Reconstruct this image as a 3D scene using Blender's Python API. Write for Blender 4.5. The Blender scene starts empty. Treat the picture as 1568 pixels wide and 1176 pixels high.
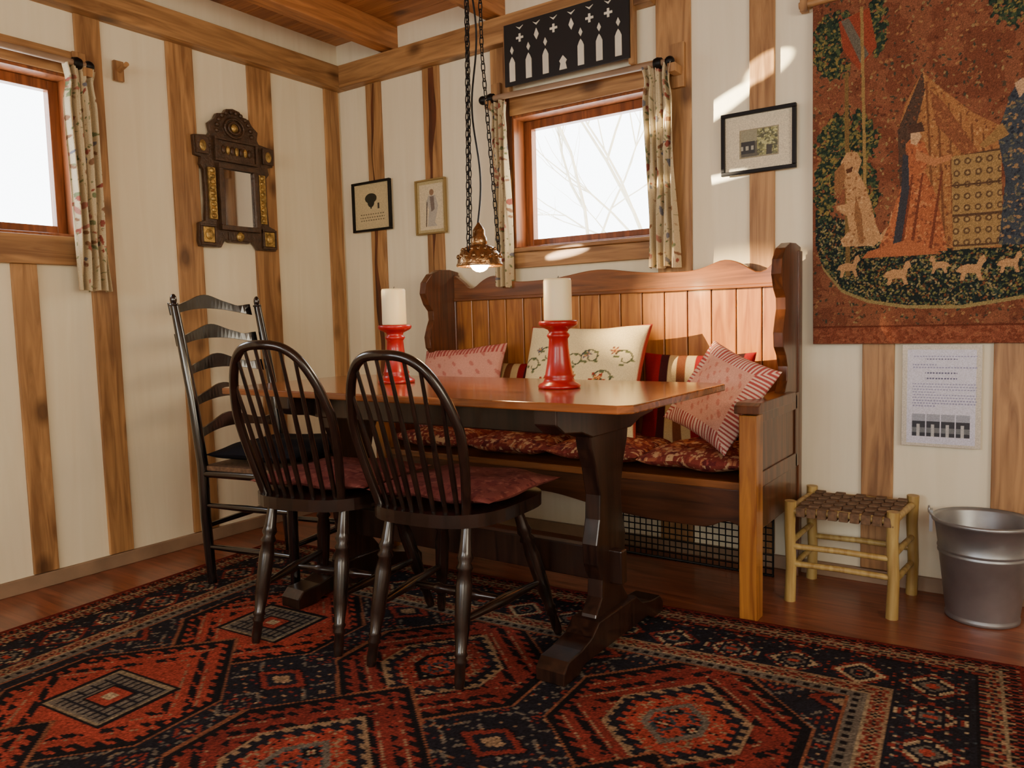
import bpy, bmesh, math, random
import numpy as np
from mathutils import Matrix, Vector
random.seed(7); rng=np.random.RandomState(5)
scene=bpy.context.scene
def lin(c):
    c=np.asarray(c,dtype=float)
    return np.where(c<=0.04045,c/12.92,((c+0.055)/1.055)**2.4)
def hx(r,g,b): return tuple(float(x) for x in lin((r/255.,g/255.,b/255.)))+(1.0,)
# ------------------------------------------------------------------ materials
def newmat(name):
    m=bpy.data.materials.new(name); m.use_nodes=True; nt=m.node_tree
    b=nt.nodes['Principled BSDF']; return m,nt,b
def simple(name,col,rough=.5,metal=0.,bump=0.,bscale=60.,var=.12,vscale=8.,**kw):
    m,nt,b=newmat(name); L=nt.links
    tc=nt.nodes.new('ShaderNodeTexCoord')
    n=nt.nodes.new('ShaderNodeTexNoise'); n.inputs['Scale'].default_value=vscale; n.inputs['Detail'].default_value=5
    L.new(tc.outputs['Object'],n.inputs['Vector'])
    r=nt.nodes.new('ShaderNodeValToRGB'); c=hx(*col)
    r.color_ramp.elements[0].position=.3; r.color_ramp.elements[1].position=.7
    r.color_ramp.elements[0].color=tuple(x*(1-var) for x in c[:3])+(1,)
    r.color_ramp.elements[1].color=tuple(min(1,x*(1+var)) for x in c[:3])+(1,)
    L.new(n.outputs[0],r.inputs[0]); L.new(r.outputs[0],b.inputs['Base Color'])
    b.inputs['Roughness'].default_value=rough; b.inputs['Metallic'].default_value=metal
    if bump:
        n2=nt.nodes.new('ShaderNodeTexNoise'); n2.inputs['Scale'].default_value=bscale; n2.inputs['Detail'].default_value=4
        L.new(tc.outputs['Object'],n2.inputs['Vector'])
        bp=nt.nodes.new('ShaderNodeBump'); bp.inputs['Strength'].default_value=bump; bp.inputs['Distance'].default_value=.004
        L.new(n2.outputs[0],bp.inputs['Height']); L.new(bp.outputs[0],b.inputs['Normal'])
    for k,v in kw.items(): b.inputs[k.replace('_',' ')].default_value=v
    return m
def wood(name,light,dark,axis='Z',rough=.5,scale=1.,knots=True,coat=0.,spec=.5,vary=.8):
    m,nt,b=newmat(name); L=nt.links; N=nt.nodes.new
    tc=N('ShaderNodeTexCoord'); mp=N('ShaderNodeMapping')
    s=[14*scale]*3; s['XYZ'.index(axis)]=1.1*scale
    mp.inputs['Scale'].default_value=s
    L.new(tc.outputs['Object'],mp.inputs['Vector'])
    n=N('ShaderNodeTexNoise'); n.inputs['Scale'].default_value=2.2; n.inputs['Detail'].default_value=7; n.inputs['Distortion'].default_value=1.2
    L.new(mp.outputs[0],n.inputs['Vector'])
    r=N('ShaderNodeValToRGB'); r.color_ramp.elements[0].position=.33; r.color_ramp.elements[1].position=.66
    r.color_ramp.elements[0].color=hx(*dark); r.color_ramp.elements[1].color=hx(*light)
    L.new(n.outputs[0],r.inputs[0])
    n3=N('ShaderNodeTexNoise'); n3.inputs['Scale'].default_value=1.7; n3.inputs['Detail'].default_value=2
    L.new(tc.outputs['Object'],n3.inputs['Vector'])
    r3=N('ShaderNodeValToRGB'); r3.color_ramp.elements[0].position=.3; r3.color_ramp.elements[1].position=.7
    r3.color_ramp.elements[0].color=(.68,.64,.60,1); r3.color_ramp.elements[1].color=(1,1,1,1)
    L.new(n3.outputs[0],r3.inputs[0])
    mx=N('ShaderNodeMixRGB'); mx.blend_type='MULTIPLY'; mx.inputs[0].default_value=vary
    L.new(r.outputs[0],mx.inputs[1]); L.new(r3.outputs[0],mx.inputs[2])
    out=mx.outputs[0]
    if knots:
        mp2=N('ShaderNodeMapping'); s=[5.5]*3; s['XYZ'.index(axis)]=3.2; mp2.inputs['Scale'].default_value=s
        L.new(tc.outputs['Object'],mp2.inputs['Vector'])
        v=N('ShaderNodeTexVoronoi'); v.inputs['Scale'].default_value=1.
        L.new(mp2.outputs[0],v.inputs['Vector'])
        r2=N('ShaderNodeValToRGB'); r2.color_ramp.elements[0].position=.08; r2.color_ramp.elements[1].position=.22
        r2.color_ramp.elements[0].color=(.14,.08,.045,1); r2.color_ramp.elements[1].color=(1,1,1,1)
        L.new(v.outputs['Distance'],r2.inputs[0])
        m2=N('ShaderNodeMixRGB'); m2.blend_type='MULTIPLY'; m2.inputs[0].default_value=.75
        L.new(out,m2.inputs[1]); L.new(r2.outputs[0],m2.inputs[2]); out=m2.outputs[0]
    L.new(out,b.inputs['Base Color'])
    b.inputs['Roughness'].default_value=rough
    b.inputs['Specular IOR Level'].default_value=spec
    b.inputs['Coat Weight'].default_value=coat; b.inputs['Coat Roughness'].default_value=.12
    bp=N('ShaderNodeBump'); bp.inputs['Strength'].default_value=.15; bp.inputs['Distance'].default_value=.002
    L.new(n.outputs[0],bp.inputs['Height']); L.new(bp.outputs[0],b.inputs['Normal'])
    return m
def vcol(name,rough=.9,bump=.4,bscale=350,spec=.2,trans=False):
    m,nt,b=newmat(name); L=nt.links; N=nt.nodes.new
    a=N('ShaderNodeAttribute'); a.attribute_name='Col'
    tc=N('ShaderNodeTexCoord'); n=N('ShaderNodeTexNoise'); n.inputs['Scale'].default_value=bscale; n.inputs['Detail'].default_value=3
    L.new(tc.outputs['Object'],n.inputs['Vector'])
    r=N('ShaderNodeValToRGB'); r.color_ramp.elements[0].position=.3; r.color_ramp.elements[1].position=.7
    r.color_ramp.elements[0].color=(.6,.6,.6,1); r.color_ramp.elements[1].color=(1.15,1.15,1.15,1)
    L.new(n.outputs[0],r.inputs[0])
    mx=N('ShaderNodeMixRGB'); mx.blend_type='MULTIPLY'; mx.inputs[0].default_value=.7
    L.new(a.outputs['Color'],mx.inputs[1]); L.new(r.outputs[0],mx.inputs[2]); L.new(mx.outputs[0],b.inputs['Base Color'])
    b.inputs['Roughness'].default_value=rough; b.inputs['Specular IOR Level'].default_value=spec
    bp=N('ShaderNodeBump'); bp.inputs['Strength'].default_value=bump; bp.inputs['Distance'].default_value=.002
    L.new(n.outputs[0],bp.inputs['Height']); L.new(bp.outputs[0],b.inputs['Normal'])
    return m
def clearglass(name,k,rough=0.02):
    m=bpy.data.materials.new(name); m.use_nodes=True; nt=m.node_tree; nt.nodes.clear(); N=nt.nodes.new
    o=N('ShaderNodeOutputMaterial'); t=N('ShaderNodeBsdfTransparent'); g=N('ShaderNodeBsdfGlossy'); g.inputs['Roughness'].default_value=rough
    mx=N('ShaderNodeMixShader'); mx.inputs[0].default_value=k
    nt.links.new(t.outputs[0],mx.inputs[1]); nt.links.new(g.outputs[0],mx.inputs[2]); nt.links.new(mx.outputs[0],o.inputs[0])
    return m
M={}
M['plaster']=wood('limewashed_board',(243,235,210),(237,228,201),'Z',.8,.5,knots=False,vary=.12,spec=.25)
M['pineZ']=wood('pine_stud',(196,150,98),(140,100,63),'Z',.5)
M['pineX']=wood('pine_rail_x',(196,150,98),(140,100,63),'X',.5)
M['pineY']=wood('pine_rail_y',(196,150,98),(140,100,63),'Y',.5)
M['wane']=wood('stud_waney_edge',(112,62,36),(66,36,22),'Z',.5,knots=False)
M['ceil']=wood('ceiling_board',(210,146,88),(168,108,60),'X',.5)
M['beam']=wood('ceiling_beam',(202,138,82),(154,100,56),'Y',.5)
M['frameZ']=wood('window_frame_wood',(166,98,54),(112,62,34),'Z',.35,knots=False)
M['base']=simple('baseboard_wood',(146,120,96),.6,var=.2)
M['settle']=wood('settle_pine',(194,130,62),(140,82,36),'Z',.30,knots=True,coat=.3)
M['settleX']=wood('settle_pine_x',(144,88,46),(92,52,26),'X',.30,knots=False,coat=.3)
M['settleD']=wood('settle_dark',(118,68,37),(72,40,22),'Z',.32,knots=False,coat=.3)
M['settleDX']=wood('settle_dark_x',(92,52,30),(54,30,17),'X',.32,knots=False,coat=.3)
M['dark']=wood('dark_stained_wood',(46,30,24),(19,13,11),'Z',.26,knots=False,coat=.35)
M['black']=wood('black_lacquer_wood',(24,20,22),(10,9,11),'Z',.2,knots=False,coat=1.)
M['table']=wood('table_top_oak',(170,100,53),(106,60,32),'X',.17,knots=False,coat=.5)
M['tabled']=wood('table_dark_oak',(54,33,24),(25,15,12),'Z',.3,knots=False,coat=.3)
M['red']=simple('red_enamel',(160,16,20),.32,var=.06,Coat_Weight=.2)
M['wax']=simple('candle_wax',(236,224,184),.45,var=.03,Subsurface_Weight=.25)
M['wick']=simple('wick',(40,35,30),.9)
M['iron']=simple('black_iron',(24,22,22),.45,metal=.6)
M['signblk']=simple('sign_black',(18,18,20),.6)
M['signwht']=simple('sign_pale',(226,222,206),.7)
M['steel']=simple('galvanised_steel',(160,163,166),.40,metal=.75,var=.3,vscale=5)
M['stoolw']=wood('stool_peeled_wood',(206,180,112),(160,126,66),'Z',.45,knots=False)
M['rush']=simple('woven_rush',(104,78,56),.8,var=.4,vscale=60,bump=.5)
M['mirror']=simple('mirror_glass',(215,215,215),.04,metal=1.,var=.02)
M['mirwood']=simple('carved_dark_wood',(70,50,34),.36,var=.4,vscale=30,bump=1.,bscale=90)
M['brass']=simple('embossed_brass',(176,146,84),.36,metal=.6,var=.55,vscale=50,bump=1.,bscale=110)
M['lampmet']=simple('lamp_copper_glass',(150,116,78),.2,metal=.85,var=.5,vscale=60,bump=.6,bscale=80)
M['paper']=simple('white_paper',(236,236,240),.6,var=.02)
M['floor']=wood('floor_boards',(160,94,67),(112,62,44),'X',.28,knots=False)
M['gold']=simple('gilt_frame',(150,128,80),.5,metal=.3)
M['rug']=vcol('rug_wool',.95,.7,420,.1)
M['tap']=vcol('tapestry_weave',.95,.7,520,.1)
M['cloth']=vcol('printed_cloth',.9,.35,420,.15)
M['print']=vcol('printed_paper',.35,.02,300,.5)
M['glass']=clearglass('window_glass',.04)
M['bark']=simple('pale_bark',(190,182,160),.9)
m,nt,b=newmat('lamp_bulb'); b.inputs['Emission Color'].default_value=(1,.70,.34,1); b.inputs['Emission Strength'].default_value=45; M['bulb']=m

# ------------------------------------------------------------------ mesh builder
class B:
    def __init__(s,name): s.n=name; s.v=[]; s.f=[]; s.m=[]; s.sm=[]; s.mats=[]
    def mi(s,mat):
        mat=M[mat]
        if mat not in s.mats: s.mats.append(mat)
        return s.mats.index(mat)
    def add(s,vs,fs,mat,smooth=False):
        o=len(s.v); s.v+=[tuple(v) for v in vs]; k=s.mi(mat)
        for f in fs: s.f.append([o+i for i in f]); s.m.append(k); s.sm.append(smooth)
    def bx(s,x0,x1,y0,y1,z0,z1,mat):
        s.add([(x,y,z) for z in (z0,z1) for y in (y0,y1) for x in (x0,x1)],
              [(0,2,3,1),(4,5,7,6),(0,1,5,4),(2,6,7,3),(0,4,6,2),(1,3,7,5)],mat)
    def tube(s,pts,rad,mat,seg=12,closed=False,flat=1.):
        pts=[Vector(p) for p in pts]; n=len(pts)
        if not hasattr(rad,'__len__'): rad=[rad]*n
        T=[]
        for i in range(n):
            a=pts[(i-1)%n] if (closed or i>0) else pts[i]; c=pts[(i+1)%n] if (closed or i<n-1) else pts[i]
            T.append((c-a).normalized())
        up=Vector((0,0,1)) if abs(T[0].z)<.9 else Vector((0,1,0))
        nrm=T[0].cross(up).normalized(); vs=[];fs=[]
        for i in range(n):
            nrm=(nrm-T[i]*nrm.dot(T[i])).normalized(); bn=T[i].cross(nrm)
            for k in range(seg):
                a=2*math.pi*k/seg; vs.append(pts[i]+nrm*math.cos(a)*rad[i]+bn*math.sin(a)*rad[i]*flat)
        for i in range(n if closed else n-1):
            j=(i+1)%n
            for k in range(seg):
                l=(k+1)%seg; fs.append((i*seg+k,i*seg+l,j*seg+l,j*seg+k))
        s.add(vs,fs,mat,True)
        if not closed:
            s.add(vs[:seg],[list(range(seg))],mat); s.add(vs[-seg:],[list(range(seg))],mat)
    def turned(s,p0,p1,prof,mat,seg=16):
        p0=Vector(p0);p1=Vector(p1); s.tube([p0.lerp(p1,t) for t,r in prof],[r for t,r in prof],mat,seg)
    def lathe(s,prof,mat,loc=(0,0,0),seg=36,cap=True):
        vs=[];fs=[];n=len(prof)
        for r,z in prof:
            for k in range(seg):
                a=2*math.pi*k/seg; vs.append((loc[0]+r*math.cos(a),loc[1]+r*math.sin(a),loc[2]+z))
        for i in range(n-1):
            for k in range(seg):
                l=(k+1)%seg; fs.append((i*seg+k,i*seg+l,(i+1)*seg+l,(i+1)*seg+k))
        s.add(vs,fs,mat,True)
        if cap:
            s.add(vs[:seg],[list(range(seg))],mat); s.add(vs[-seg:],[list(range(seg))],mat)
    def prism(s,out,axis,a0,a1,mat):
        n=len(out)
        def P(u,v,a): return {'x':(a,u,v),'y':(u,a,v),'z':(u,v,a)}[axis]
        vs=[P(u,v,a0) for u,v in out]+[P(u,v,a1) for u,v in out]
        fs=[list(range(n)),list(range(n,2*n))]+[(i,(i+1)%n,n+(i+1)%n,n+i) for i in range(n)]
        s.add(vs,fs,mat)
    def strip(s,pt0,pt1,t,mat,n=24,smooth=True):
        t=Vector(t); vs=[];fs=[]
        for i in range(n+1):
            u=i/n; a=Vector(pt0(u)); c=Vector(pt1(u)); vs+=[a,c,c+t,a+t]
        for i in range(n):
            o=4*i;q=o+4
            for k in range(4): fs.append((o+k,o+(k+1)%4,q+(k+1)%4,q+k))
        fs+=[(0,1,2,3),(4*n,4*n+1,4*n+2,4*n+3)]
        s.add(vs,fs,mat,False)
    def ball(s,c,r,mat,seg=16):
        c=Vector(c)
        if not hasattr(r,'__len__'): r=(r,r,r)
        vs=[];fs=[];R=seg//2
        for i in range(R+1):
            ph=math.pi*i/R
            for k in range(seg):
                a=2*math.pi*k/seg; vs.append((c.x+r[0]*math.sin(ph)*math.cos(a),c.y+r[1]*math.sin(ph)*math.sin(a),c.z+r[2]*math.cos(ph)))
        for i in range(R):
            for k in range(seg):
                l=(k+1)%seg; fs.append((i*seg+k,i*seg+l,(i+1)*seg+l,(i+1)*seg+k))
        s.add(vs,fs,mat,True)
    def fin(s,loc=(0,0,0),rz=0.,bevel=0.,parent=None):
        me=bpy.data.meshes.new(s.n); me.from_pydata(s.v,[],s.f); 
        for m_ in s.mats: me.materials.append(m_)
        me.polygons.foreach_set('material_index',s.m); me.polygons.foreach_set('use_smooth',s.sm); me.update()
        bm=bmesh.new(); bm.from_mesh(me); bmesh.ops.recalc_face_normals(bm,faces=bm.faces); bm.to_mesh(me); bm.free()
        o=bpy.data.objects.new(s.n,me); bpy.context.collection.objects.link(o)
        o.location=loc; o.rotation_euler=(0,0,rz)
        if bevel:
            md=o.modifiers.new('bev','BEVEL'); md.width=bevel; md.segments=2; md.limit_method='ANGLE'; md.angle_limit=math.radians(50)
        if parent: o.parent=parent
        return o
def gridobj(name,P,C,mat,solid=0.,parent=None):
    if not isinstance(P,list): P=[P]; C=[C]
    vs=[];fs=[];cs=[];o=0
    for p,c in zip(P,C):
        ny,nx=p.shape[:2]; vs.append(p.reshape(-1,3)); cs.append(lin(np.clip(c,0,1)).reshape(-1,3))
        i=np.arange(ny*nx).reshape(ny,nx)+o
        fs.append(np.stack([i[:-1,:-1],i[:-1,1:],i[1:,1:],i[1:,:-1]],-1).reshape(-1,4)); o+=ny*nx
    vs=np.concatenate(vs);fs=np.concatenate(fs);cs=np.concatenate(cs)
    me=bpy.data.meshes.new(name); nv=len(vs);nf=len(fs)
    me.vertices.add(nv); me.vertices.foreach_set('co',vs.astype(np.float32).ravel())
    me.loops.add(nf*4); me.loops.foreach_set('vertex_index',fs.astype(np.int32).ravel())
    me.polygons.add(nf); me.polygons.foreach_set('loop_start',np.arange(0,nf*4,4,dtype=np.int32))
    me.polygons.foreach_set('use_smooth',np.ones(nf,dtype=bool))
    me.update(calc_edges=True)
    a=me.color_attributes.new('Col','FLOAT_COLOR','POINT')
    a.data.foreach_set('color',np.concatenate([cs,np.ones((nv,1))],1).astype(np.float32).ravel())
    me.materials.append(mat)
    o=bpy.data.objects.new(name,me); bpy.context.collection.objects.link(o)
    if solid:
        md=o.modifiers.new('s','SOLIDIFY'); md.thickness=solid; md.offset=0
    if parent: o.parent=parent
    return o
def pip(X,Y,poly):
    r=np.zeros(X.shape,bool); n=len(poly)
    for i in range(n):
        x0,y0=poly[i];x1,y1=poly[(i+1)%n]
        if y0==y1: continue
        c=((Y>=min(y0,y1))&(Y<max(y0,y1))); xi=x0+(Y-y0)*(x1-x0)/(y1-y0); r^=(c&(X<xi))
    return r
def C3(r,g,b): return np.array([r,g,b])/255.
def splat(img,X,Y,n,cols,r0,r1,mask=None,exact=False):
    ny,nx=X.shape; dx=abs(X[0,1]-X[0,0]); dy=abs(Y[1,0]-Y[0,0])
    if exact: js,is_=np.nonzero(mask)
    for _ in range(n):
        if exact:
            if len(js)==0: return
            q_=rng.randint(len(js)); j=js[q_]; i=is_[q_]
        else:
            j=rng.randint(ny);i=rng.randint(nx)
            if mask is not None and not mask[j,i]: continue
        r=rng.uniform(r0,r1); e=rng.uniform(.5,1.6); c=cols[rng.randint(len(cols))]
        ri=int(r*1.6/dx)+1; rj=int(r*1.6/dy)+1
        a,b_=max(0,j-rj),min(ny,j+rj+1); c0,c1=max(0,i-ri),min(nx,i+ri+1)
        xx=X[a:b_,c0:c1]-X[j,i]; yy=Y[a:b_,c0:c1]-Y[j,i]; t=rng.uniform(0,3.14)
        u=xx*math.cos(t)+yy*math.sin(t); v=-xx*math.sin(t)+yy*math.cos(t)
        k=(u/(r*e))**2+(v*e/r)**2<1
        if mask is not None: k&=mask[a:b_,c0:c1]
        img[a:b_,c0:c1][k]=c

# ------------------------------------------------------------------ camera
cam=bpy.data.cameras.new('camera'); co=bpy.data.objects.new('camera',cam); bpy.context.collection.objects.link(co)
th,pt,rl=math.radians(35),math.radians(4.6),math.radians(1.5)
F=Vector((-math.sin(th)*math.cos(pt),math.cos(th)*math.cos(pt),-math.sin(pt))); R0=Vector((math.cos(th),math.sin(th),0)); U0=R0.cross(F)
Rv=R0*math.cos(rl)-U0*math.sin(rl); Uv=R0*math.sin(rl)+U0*math.cos(rl)
co.matrix_world=Matrix(((Rv.x,Uv.x,-F.x,3.16),(Rv.y,Uv.y,-F.y,-2.96),(Rv.z,Uv.z,-F.z,.97),(0,0,0,1)))
cam.sensor_width=36; cam.lens=27.05; cam.clip_start=.02
scene.camera=co

# ------------------------------------------------------------------ room shell
XR,YF,ZC=5.0,-5.0,2.46
def wallplate(name,axis,lo,hi,holes,a0,a1,mat,z1=2.5):
    b=B(name)
    us=sorted(set([lo,hi]+[h for q in holes for h in q[:2]])); zs=sorted(set([0,z1]+[h for q in holes for h in q[2:]]))
    for i in range(len(us)-1):
        for j in range(len(zs)-1):
            cu=(us[i]+us[i+1])/2; cz=(zs[j]+zs[j+1])/2
            if any(q[0]<cu<q[1] and q[2]<cz<q[3] for q in holes): continue
            if axis=='x': b.bx(us[i],us[i+1],a0,a1,zs[j],zs[j+1],mat)
            else: b.bx(a0,a1,us[i],us[i+1],zs[j],zs[j+1],mat)
    return b.fin()
wallplate('wall_back','x',-.14,XR,[(1.13,1.83,1.30,1.90)],0,.14,'plaster')
wallplate('wall_left','y',YF,0,[(-2.15,-1.40,1.345,1.97)],-.14,0,'plaster')
wallplate('wall_right','y',YF,0,[(-3.6,-1.6,.9,2.0)],XR,XR+.14,'plaster')
wallplate('wall_front','x',-.14,XR+.14,[(.8,2.4,.9,2.0),(3.0,4.6,.9,2.0)],YF-.14,YF,'plaster')
b=B('floor'); b.bx(-.14,XR+.14,YF-.14,.14,-.1,0,'floor'); b.fin()
b=B('ceiling')
y=YF
while y<0.1:
    b.bx(-.14,XR+.14,y,min(y+.117,.14),ZC,ZC+.03,'ceil'); y+=.12
b.bx(-.14,XR+.14,YF,.14,ZC+.03,ZC+.06,'ceil'); b.fin()
tn=0
def trim(x0,x1,y0,y1,z0,z1,mat,bev=.003,name=None):
    global tn; tn+=1
    b=B(name or 'trim_%d'%tn); 
    ox,oy,oz=random.uniform(-9,9),random.uniform(-9,9),random.uniform(-9,9)
    b.bx(x0+ox,x1+ox,y0+oy,y1+oy,z0+oz,z1+oz,mat); return b.fin(loc=(-ox,-oy,-oz),bevel=bev)
PT=2.215; zb0=.052
for x0,x1,z0,z1 in [(.216,.319,zb0,PT),(.606,.709,zb0,PT),(1.02,1.125,zb0,PT),(1.84,1.985,zb0,2.45),(2.215,2.308,zb0,2.45),(2.616,2.719,zb0,2.45),(3.012,3.11,zb0,2.45),(3.42,3.53,zb0,2.45),(3.85,3.95,zb0,2.45),(4.3,4.4,zb0,2.45)]:
    trim(x0,x1,-.014,-.0,z0,z1,'pineZ')
for i,(xa,s) in enumerate(((.262,1.),(.652,1.3),(1.105,.8))):
    tn+=1; b=B('trim_%d'%tn); f1=lambda z,i=i: .010*math.sin(3.1*z+i)+.006*math.sin(9*z+2*i)+.003*math.sin(23*z)
    def w_(z,i=i,s=s): return s*(.011+.007*math.sin(2.3*z+i*2)+.004*math.sin(13*z+i))
    b.strip(lambda u:(xa+f1(.06+u*2.15)-w_(.06+u*2.15),-.0165,.06+u*2.15),lambda u:(xa+f1(.06+u*2.15)+w_(.06+u*2.15),-.0165,.06+u*2.15),(0,.003,0),'wane',n=160); b.fin()
trim(1.125,1.84,-.02,0,1.90,2.0,'pineX'); trim(1.09,1.93,-.03,0,1.215,1.285,'pineX'); trim(1.09,1.93,-.05,.0,1.285,1.303,'pineX')
for y0,y1,z0,z1 in [(-1.665,-1.575,.057,1.235),(-1.375,-1.275,.057,PT),(-.993,-.868,.057,PT),(-.583,-.45,.057,PT),(-.11,-.014,.057,PT),(-2.06,-1.97,.057,1.235),(-2.3,-2.16,.057,PT),(-2.8,-2.7,.057,PT),(-3.3,-3.2,.057,PT)]:
    trim(0,.014,y0,y1,z0,z1,'pineZ')
trim(-.0,.03,-2.2,-1.42,1.235,1.345,'pineY'); trim(0,.02,-2.16,-1.375,1.97,2.06,'pineY')
trim(0,.07,YF,0,PT,2.33,'pineY'); trim(.07,1.84,-.06,0,PT,2.33,'pineX'); trim(1.985,XR,-.03,0,2.33,2.45,'pineX')
for x0 in (.36,1.02,1.72,2.42,3.12,3.82,4.5):
    trim(x0,x0+.085,YF,-.0,2.34,ZC,'beam')
trim(0,.018,YF,0,0,.055,'base',name='baseboard_left'); trim(.018,XR,-.02,0,0,.05,'base',name='baseboard_back')
b=B('wall_peg'); b.bx(.014,.03,-1.235,-1.195,1.99,2.07,'pineZ'); b.tube([(.03,-1.215,2.03),(.09,-1.215,2.045)],.009,'pineZ',12); b.fin(bevel=.002)
def window(name,axis,u0,u1,z0,z1,d0,d1,fw=.05):
    b=B(name)
    def bb(a,c,p,q,e,f,mat):
        if axis=='x': b.bx(a,c,e,f,p,q,mat)
        else: b.bx(e,f,a,c,p,q,mat)
    lo,hi=min(d0,d1),max(d0,d1)
    t=.012
    bb(u0,u0+t,z0,z1,lo,hi,'frameZ');bb(u1-t,u1,z0,z1,lo,hi,'frameZ');bb(u0+t,u1-t,z1-t,z1,lo,hi,'frameZ');bb(u0+t,u1-t,z0,z0+t,lo,hi,'frameZ')
    s=1 if d1>d0 else -1
    e=sorted((d1-.045*s,d1-.005*s)); 
    bb(u0+t,u0+t+fw,z0+t,z1-t,e[0],e[1],'frameZ');bb(u1-t-fw,u1-t,z0+t,z1-t,e[0],e[1],'frameZ')
    bb(u0+t+fw,u1-t-fw,z0+t,z0+t+fw,e[0],e[1],'frameZ');bb(u0+t+fw,u1-t-fw,z1-t-fw,z1-t,e[0],e[1],'frameZ')
    g=(e[0]+e[1])/2
    bb(u0+t+fw,u1-t-fw,z0+t+fw,z1-t-fw,g-.002,g+.002,'glass')
    return b.fin(bevel=.003)
window('window_1','x',1.13,1.83,1.30,1.90,-.012,.12,.038)
window('window_2','y',-2.15,-1.40,1.345,1.97,.012,-.12,.038)
window('window_3','y',-3.6,-1.6,.9,2.0,XR-.01,XR+.12)
window('window_4','x',.8,2.4,.9,2.0,YF+.01,YF-.12); window('window_5','x',3.0,4.6,.9,2.0,YF+.01,YF-.12)

# ------------------------------------------------------------------ curtain rods & curtains
def rod(name,p0,p1,br,wall):
    b=B(name); p0=Vector(p0);p1=Vector(p1); b.tube([p0,p1],.0125,'base',14)
    d=(p1-p0).normalized()
    for p,s in ((p0,-1),(p1,1)):
        b.ball(p+d*s*.012,.02,'iron')
        b.turned(p-d*s*.02,p-d*s*.05,[(0,.02),(.5,.024),(1,.02)],'iron')
    for t in br:
        p=p0.lerp(p1,t)
        if wall=='y': b.bx(p.x-.016,p.x+.016,-.10,0-.014,p.z-.045,p.z-.012,'pineZ'); b.bx(p.x-.025,p.x+.025,-.034,-.014,p.z-.09,p.z+.08,'pineZ')
        else: b.bx(.014,.10,p.y-.016,p.y+.016,p.z-.045,p.z-.012,'pineZ'); b.bx(.014,.034,p.y-.025,p.y+.025,p.z-.09,p.z+.06,'pineZ')
    return b.fin(bevel=.002)
rod('curtain_rod',(1.035,-.08,1.975),(1.915,-.08,1.96),(.03,1.03),'y')
rod('curtain_rod',(.08,-2.3,2.0),(.08,-1.375,2.0),(.03,1.0),'x')
def curtain(name,axis,u0,u1,z0,z1,off,seed,folds=4,lean=0.):
    nx,nz=90,300
    u=np.linspace(0,1,nx)[None,:]*np.ones((nz,1)); v=np.linspace(0,1,nz)[:,None]*np.ones((1,nx))
    amp=.014+.010*(1-v)
    dep=amp*np.sin(2*np.pi*folds*u+1.5*np.sin(3*v+seed))+.006*np.sin(2*np.pi*folds*2.3*u+4*v)
    wid=1-.22*np.exp(-((v-.93)/.06)**2)+.06*np.sin(5*v+seed)
    U=(u0+u1)/2+(u-.5)*(u1-u0)*wid+lean*(1-v)
    Z=z0+(z1-z0)*v+.004*np.sin(12*u)
    col=np.zeros((nz,nx,3)); col[:]=C3(206,190,156)
    X2=u*(u1-u0)*2.2; Y2=v*(z1-z0)
    splat(col,X2,Y2,110,[C3(150,84,72),C3(175,120,105),C3(120,130,95),C3(120,120,130),C3(140,105,80)],.005,.013)
    splat(col,X2,Y2,240,[C3(112,120,84),C3(132,136,100),C3(165,138,108)],.002,.005)
    P=np.stack([U,off+dep,Z],-1) if axis=='x' else np.stack([off+dep,U,Z],-1)
    return gridobj(name,P,col,M['cloth'],solid=.0015)
curtain('curtain','x',1.07,1.155,1.13,1.955,-.08,1,3,.0)
curtain('curtain','x',1.815,1.94,1.17,1.955,-.08,2,4,.015)
curtain('curtain','y',-1.46,-1.335,1.135,1.99,.08,3,4,.0)

# ------------------------------------------------------------------ pierced sign
b=B('fretwork_sign'); x0,x1,z0,z1=1.145,1.755,2.012,2.275
b.bx(x0,x1,-.075,-.066,z0,z1,'signblk')
b.bx(x0-.012,x0+.01,-.064,-.03,z0-.02,z1,'pineZ'); b.bx(x1-.01,x1+.012,-.064,-.03,z0-.02,z1,'pineZ')
yy=-.0785
def shp(pts): b.prism([(x0+(x1-x0)*u,z0+(z1-z0)*v) for u,v in pts],'y',yy,-.0755,'signwht')
for i in range(7):
    u=.07+i*.142
    if i==3: shp([(u-.03,.06),(u+.03,.06),(u+.02,.16),(u+.03,.2),(u,.28),(u-.03,.2),(u-.02,.16)]); continue
    shp([(u-.024,.06),(u+.024,.06),(u+.024,.36),(u+.012,.42),(u,.46),(u-.012,.42),(u-.024,.36)])
    shp([(u,.5),(u+.015,.56),(u,.63),(u-.015,.56)])
for i in range(6):
    u=.14+i*.142; w=.008;l=.03;c=.74;k=2.2
    if i%2==0 or i==5: shp([(u-w,c-l*k),(u+w,c-l*k),(u+w,c-w*k),(u+l,c-w*k),(u+l,c+w*k),(u+w,c+w*k),(u+w,c+l*k),(u-w,c+l*k),(u-w,c+w*k),(u-l,c+w*k),(u-l,c-w*k),(u-w,c-w*k)])
    else: shp([(u,c-.1),(u+.02,c-.02),(u,c+.08),(u-.02,c-.02)])
    shp([(u-.03,.93),(u,.87),(u+.03,.93),(u,.9)])
b.fin()

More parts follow.
